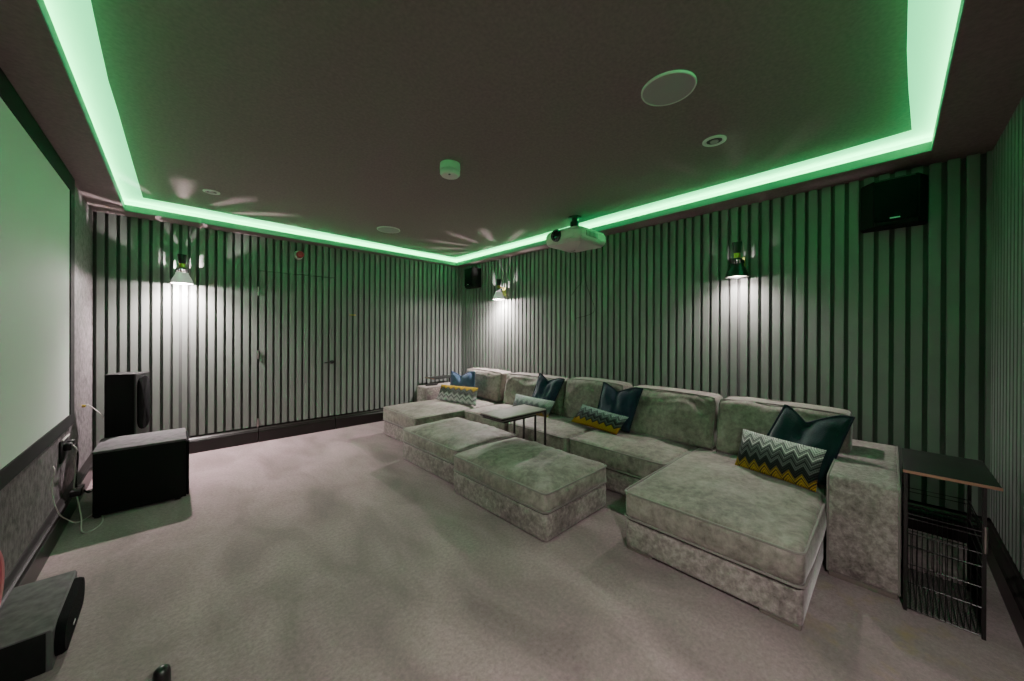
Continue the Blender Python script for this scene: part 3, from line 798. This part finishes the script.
# cable hanging on the slats behind the projector
def smoothpath(P, n=8):
    P = [Vector(p) for p in P]; out = []
    for i in range(len(P) - 1):
        p0, p1, p2, p3 = P[max(i - 1, 0)], P[i], P[i + 1], P[min(i + 2, len(P) - 1)]
        for k in range(n):
            t = k / n
            out.append(.5 * ((2 * p1) + (-p0 + p2) * t + (2 * p0 - 5 * p1 + 4 * p2 - p3) * t * t + (-p0 + 3 * p1 - 3 * p2 + p3) * t ** 3))
    out.append(P[-1]); return out
b = nb(); xw = XR - .006
tube(b, smoothpath([(xw, 2.535, 2.353), (xw, 2.54, 2.11), (xw - .004, 2.53, 1.88), (xw - .004, 2.60, 1.80), (xw - .004, 2.672, 1.72)]), .0035, 6)
tube(b, smoothpath([(xw, 2.50, 2.353), (xw, 2.49, 2.0), (xw - .004, 2.455, 1.83), (xw - .006, 2.40, 1.70), (xw - .006, 2.345, 1.56), (xw - .006, 2.36, 1.50), (xw - .006, 2.46, 1.465), (xw - .006, 2.60, 1.44)]), .0035, 6)
tag(obj('hanging_cable', b, M['cable_black'], origin=(xw, 2.5, 2.35)), 'thin dark cable hanging loose on the slatted wall under the projector', 'cable')

# ------------------------------------------------------------------ speakers
def wall_speaker(label, y, z0=1.985, z1=2.285):
    t = thing('surround_speaker', label, 'speaker', (XR, y, z0), 'surround speakers on the sofa wall')
    b = nb(); x1, x0 = XR - .001, XR - .150
    outline = [(x1, y - .155), (x1 - .05, y - .155), (x0, y - .115), (x0, y + .085), (x1 - .075, y + .150), (x1, y + .150)]
    lo = [b.verts.new((x, yy, z0)) for x, yy in outline]; hi = [b.verts.new((x, yy, z1)) for x, yy in outline]
    b.faces.new(lo); b.faces.new(hi[::-1])
    for i in range(6): b.faces.new([lo[i], hi[i], hi[(i + 1) % 6], lo[(i + 1) % 6]])
    bmesh.ops.recalc_face_normals(b, faces=b.faces)
    bmesh.ops.bevel(b, geom=b.edges[:], offset=.006, segments=2, affect='EDGES')
    obj('cabinet', b, M['cab_black'], t)
    b = nb(); bevbox(b, x0 - .010, x0 + .002, y - .112, y + .083, z0 + .028, z1 - .012, .005); obj('grille', b, M['grille'], t)
    b = nb(); box(b, x0 - .012, x0 - .009, y - .035, y + .01, z0 + .040, z0 + .046); obj('badge', b, M['logo'], t, smooth=False, label='small silver name plate')
    b = nb(); box(b, x0 - .002, x0, y - .10, y + .08, z1 - .009, z1 - .004); obj('top_edge', b, M['baffle'], t, smooth=False)
wall_speaker('black wall mounted speaker high above the near end of the sofa', -.002, 1.975, 2.280)
wall_speaker('black wall mounted speaker high in the far corner', 4.60, 1.975, 2.280)

# subwoofer
sw = thing('subwoofer', 'black cube subwoofer with top coloured as lamp-lit on the floor in front of the tower speaker', 'subwoofer', (-.16, 3.86, 0))
b = nb(); bevbox(b, -.400, .066, 3.668, 4.075, .015, .440, .004); obj('cabinet', b, M['cab_black'], sw)
b = nb(); bevbox(b, -.401, .067, 3.660, 4.078, .438, .455, .004); obj('top_panel', b, M['cab_top_lit'], sw, label='black wood grain top coloured as lamp-lit')
b = nb(); bevbox(b, .067, .082, 3.665, 4.06, .025, .43, .005); obj('grille', b, M['grille'], sw)
for fx in (-.38, .02):
    for fy in (3.70, 4.02):
        b = nb(); lathe(b, [(0, 0), (.018, 0), (.018, .016), (0, .016)], (fx, fy, 0), seg=16); obj('foot', b, M['black'], sw)

# tower speaker, toed in
th = math.radians(68); ux = Vector((math.cos(th), math.sin(th), 0)); nx_ = Vector((math.sin(th), -math.cos(th), 0))
P1 = Vector((-.233, 4.27, 0)); WT, DT, HT = .20, .195, .912
def tw(a, d, z): return P1 + ux * a - nx_ * d + Vector((0, 0, z))
tr = thing('tower_speaker', 'black floorstanding speaker with oval grille in the far left corner', 'speaker', tw(WT / 2, DT / 2, 0))
def prism(b, a0, a1, d0, d1, z0, z1, r=.004):
    b2 = nb(); box(b2, 0, a1 - a0, 0, d1 - d0, 0, z1 - z0)
    if r: bmesh.ops.bevel(b2, geom=b2.edges[:], offset=r, segments=2, affect='EDGES')
    o = tw(a0, d0, z0)
    merge(b, b2, 0, Matrix(((ux.x, -nx_.x, 0, o.x), (ux.y, -nx_.y, 0, o.y), (0, 0, 1, o.z), (0, 0, 0, 1))))
b = nb(); prism(b, 0, WT, .008, DT, .02, HT); obj('cabinet', b, M['cab_black'], tr)
b = nb(); prism(b, .001, WT - .001, 0, .010, .022, HT - .002, .003); obj('front_baffle', b, M['baffle'], tr)
b = nb()
def stadium(n, w, h):
    r = w / 2; P = []
    for i in range(n + 1): a = PI * i / n; P.append((r * math.cos(a), h / 2 - r + r * math.sin(a)))
    for i in range(n + 1): a = PI + PI * i / n; P.append((r * math.cos(a), -h / 2 + r + r * math.sin(a)))
    return P
def grille(b, w, h, f, thick=.012):
    """f(a, z, d) -> world"""
    rings = []
    for sc_, d in ((1, 0), (1, thick * .6), (.93, thick), (0.0, thick * 1.1)):
        if sc_ == 0: rings.append([b.verts.new(f(0, 0, d))]); continue
        rings.append([b.verts.new(f(p[0] * sc_, p[1] * (1 - (1 - sc_) * w / h), d)) for p in stadium(10, w, h)])
    for A, B in zip(rings, rings[1:]):
        for k in range(len(A)):
            k2 = (k + 1) % len(A)
            b.faces.new([A[k], A[k2], B[0]] if len(B) == 1 else [A[k], A[k2], B[k2], B[k]])
    bmesh.ops.recalc_face_normals(b, faces=b.faces)
grille(b, .162, .455, lambda a, z, d: tw(WT / 2 + a, -d, .665 + z)); obj('grille', b, M['grille'], tr, label='black oval cloth grille')
b = nb(); prism(b, -.01, WT + .01, -.01, DT + .01, 0, .022, .003); obj('plinth', b, M['black'], tr)

# centre speaker lying on the floor by the left wall
cs = thing('centre_speaker', 'black centre speaker, top coloured as lamp-lit, lying on the floor at the lower left edge', 'speaker', (-.42, 2.36, 0))
cx0, cx1, cy0, cy1, ch = -.506, -.329, 2.139, 2.600, .156
b = nb(); bevbox(b, cx0, cx1 - .016, cy0, cy1, .004, ch - .006, .003); obj('cabinet', b, M['cab_black'], cs)
b = nb(); bevbox(b, cx0, cx1 - .004, cy0, cy1, ch - .007, ch, .002); obj('top_panel', b, M['cab_top_lit'], cs, label='black wood grain top coloured as lamp-lit')
b = nb(); bevbox(b, cx1 - .017, cx1, cy0 + .0005, cy1 - .0005, .004, ch - .0065, .003); obj('front_baffle', b, M['baffle'], cs)
b = nb(); grille(b, .135, .43, lambda a, z, d: Vector((cx1 + d, (cy0 + cy1) / 2 + z, ch / 2 + .002 + a)), .026); obj('grille', b, M['grille'], cs, label='black rounded cloth grille')
b = nb(); box(b, cx1 + .0275, cx1 + .0295, 2.30, 2.335, .06, .066); obj('badge', b, M['logo'], cs, smooth=False)
for yy in (cy0 + .04, cy1 - .06):
    b = nb(); box(b, cx0 + .02, cx1 - .03, yy, yy + .02, 0, .005); obj('foot', b, M['black'], cs, smooth=False)

# ------------------------------------------------------------------ wall fittings
sa = thing('alarm_sounder', 'round white wall alarm with red centre above the flush door', 'alarm', (1.10, YF, 2.20))
b = nb(); lathe(b, [(0, 0), (.052, 0), (.050, -.022), (.044, -.026)], (1.10, YF, 2.20), (0, 1, 0), 36); obj('base', b, M['white'], sa)
b = nb(); lathe(b, [(.040, -.024), (.040, -.050), (.030, -.060), (0, -.062)], (1.112, YF, 2.206), (0, 1, 0), 36); obj('beacon', b, M['red'], sa, label='dark red beacon')
hk = nb(); bevbox(hk, 1.705, 1.785, YF - .006, YF + .002, 1.484, 1.500, .002)
tag(obj('wall_hook', hk, M['brass'], origin=(1.745, YF, 1.49)), 'small brass plate on the slats right of the door', 'wall plate')

so = thing('wall_socket', 'white wall socket with plugs low on the left wall under the screen', 'socket', (XL, 3.80, .47))
b = nb(); bevbox(b, XL, XL + .012, 3.70, 3.90, .400, .545, .004); obj('socket_plate', b, M['cable_black'], so)
b = nb(); tube(b, [(XL + .014, 3.70, .548), (XL + .014, 3.90, .548)], .006, 6); obj('plate_edge', b, M['cable_white'], so)
for yy in (3.765, 3.845):
    b = nb(); bevbox(b, XL + .012, XL + .048, yy - .025, yy + .025, .47, .52, .008); obj('plug', b, M['black'], so)
def cable(pts, mat, label, r=.004):
    b = nb(); tube(b, smoothpath(pts), r, 7); tag(obj('cable', b, M[mat], origin=pts[0]), label, 'cable')
cable([(XL + .05, 3.765, .50), (XL + .07, 3.74, .47), (XL + .05, 3.80, .40), (XL + .052, 3.84, .30), (XL + .05, 3.80, .20), (XL + .06, 3.78, .185), (XL + .10, 3.65, .05), (XL + .12, 3.5, .006), (XL + .16, 3.45, .006), (XL + .20, 3.56, .006), (XL + .18, 3.75, .006), (XL + .16, 3.9, .05), (XL + .15, 3.98, .1)], 'cable_white', 'white cable looping from the socket down onto the carpet beside the subwoofer')
cable([(XL + .05, 3.845, .49), (XL + .06, 3.86, .40), (XL + .05, 3.87, .25), (XL + .055, 3.85, .19), (XL + .07, 3.90, .16), (XL + .10, 3.97, .10), (XL + .13, 4.05, .12)], 'cable_black', 'black cable running from the socket towards the subwoofer', .005)
cable([(XL + .008, 3.50, .44), (XL + .02, 3.46, .42), (XL + .015, 3.44, .36), (XL + .02, 3.42, .27), (XL + .045, 3.40, .18), (XL + .06, 3.5, .10), (XL + .10, 3.6, .03), (XL + .16, 3.85, .006), (XL + .2, 4.02, .006)], 'cable_white', 'thin white lead hanging in front of the skirting below the screen', .003)
ad = nb(); bevbox(ad, XL + .037, XL + .09, 3.74, 3.83, .155, .195, .008)
bevbox(ad, XL + .04, XL + .085, 3.86, 3.93, .15, .18, .006)
tag(obj('power_adapter', ad, M['black'], origin=(XL + .06, 3.8, .16)), 'small black power adapters resting on the left skirting', 'adapter')
cable([(XL + .002, 4.50, .655), (XL + .03, 4.50, .66), (XL + .07, 4.46, .63), (XL + .12, 4.43, .56), (XL + .14, 4.40, .48)], 'cable_white', 'short white speaker lead from a brass wall terminal to the tower speaker', .003)
b = nb(); lathe(b, [(0, .0), (.012, 0), (.010, .02), (0, .02)], (XL, 4.50, .655), (1, 0, 0), 14)
tag(obj('wall_terminal', b, M['brass'], origin=(XL, 4.50, .655)), 'tiny brass terminal on the left wall beside the tower speaker', 'terminal')

# things cut by the picture edge
rt = thing('toy_hoop', 'pink rimmed red round object at the left edge beside the centre speaker', 'toy', (-.493, 2.30, .157))
b = nb(); c0 = Vector((-.502, 2.292, .303)); R_ = .137
tube(b, [c0 + Vector((0, R_ * math.cos(2 * PI * k / 40), R_ * math.sin(2 * PI * k / 40))) for k in range(40)], .009, 8, closed=True); obj('rim', b, M['pink'], rt)
b = nb(); lathe(b, [(0, -.004), (R_ * .96, -.004), (R_ * .96, .004), (0, .004)], c0, Vector((1, 0, 0)), 40); obj('disc', b, M['red'], rt)
ts = thing('stand_foot', 'small black capped tripod foot at the bottom edge of the picture', 'stand', (-.03, 1.76, 0))
b = nb(); lathe(b, [(0, 0), (.024, 0), (.024, .072), (.021, .086), (.012, .094), (0, .096)], (-.031, 1.745, 0), seg=28); obj('rubber_cap', b, M['black'], ts)
b = nb(); tube(b, [(-.055, 1.75, .05), (-.078, 1.70, .05)], .016, 12); tube(b, [(-.050, 1.745, .045), (-.16, 1.62, .045)], .010, 10); tube(b, [(-.155, 1.625, .045), (-.165, 1.615, .0)], .010, 10); obj('leg', b, M['greenish'], ts)

# ------------------------------------------------------------------ camera
f_px = 357.5; yaw = .7563; pit = -.002; rol = .0041
F = Vector((math.sin(yaw), math.cos(yaw), 0)); R = Vector((math.cos(yaw), -math.sin(yaw), 0)); U = Vector((0, 0, 1))
F2 = F * math.cos(pit) + U * math.sin(pit); U2 = U * math.cos(pit) - F * math.sin(pit)
R3 = R * math.cos(rol) + U2 * math.sin(rol); U3 = U2 * math.cos(rol) - R * math.sin(rol)
cd = bpy.data.cameras.new('camera'); cam = bpy.data.objects.new('camera', cd); COL.objects.link(cam)
cam.matrix_world = Matrix(((R3.x, U3.x, -F2.x, 0), (R3.y, U3.y, -F2.y, 0), (R3.z, U3.z, -F2.z, 1.27), (0, 0, 0, 1)))
cd.sensor_width = 36; cd.sensor_fit = 'HORIZONTAL'; cd.lens = f_px * 36 / 1024; cd.clip_start = .01
cd.shift_y = -(340.5 - 332.84) / 1024
SC.camera = cam

w = bpy.data.worlds.new('world'); SC.world = w; w.use_nodes = True
w.node_tree.nodes['Background'].inputs['Color'].default_value = (.02, .02, .02, 1)
w.node_tree.nodes['Background'].inputs['Strength'].default_value = .2
SC.view_settings.view_transform = 'AgX'
SC.view_settings.look = 'None'
SC.view_settings.exposure = 0.80
SC.view_settings.gamma = 1.12
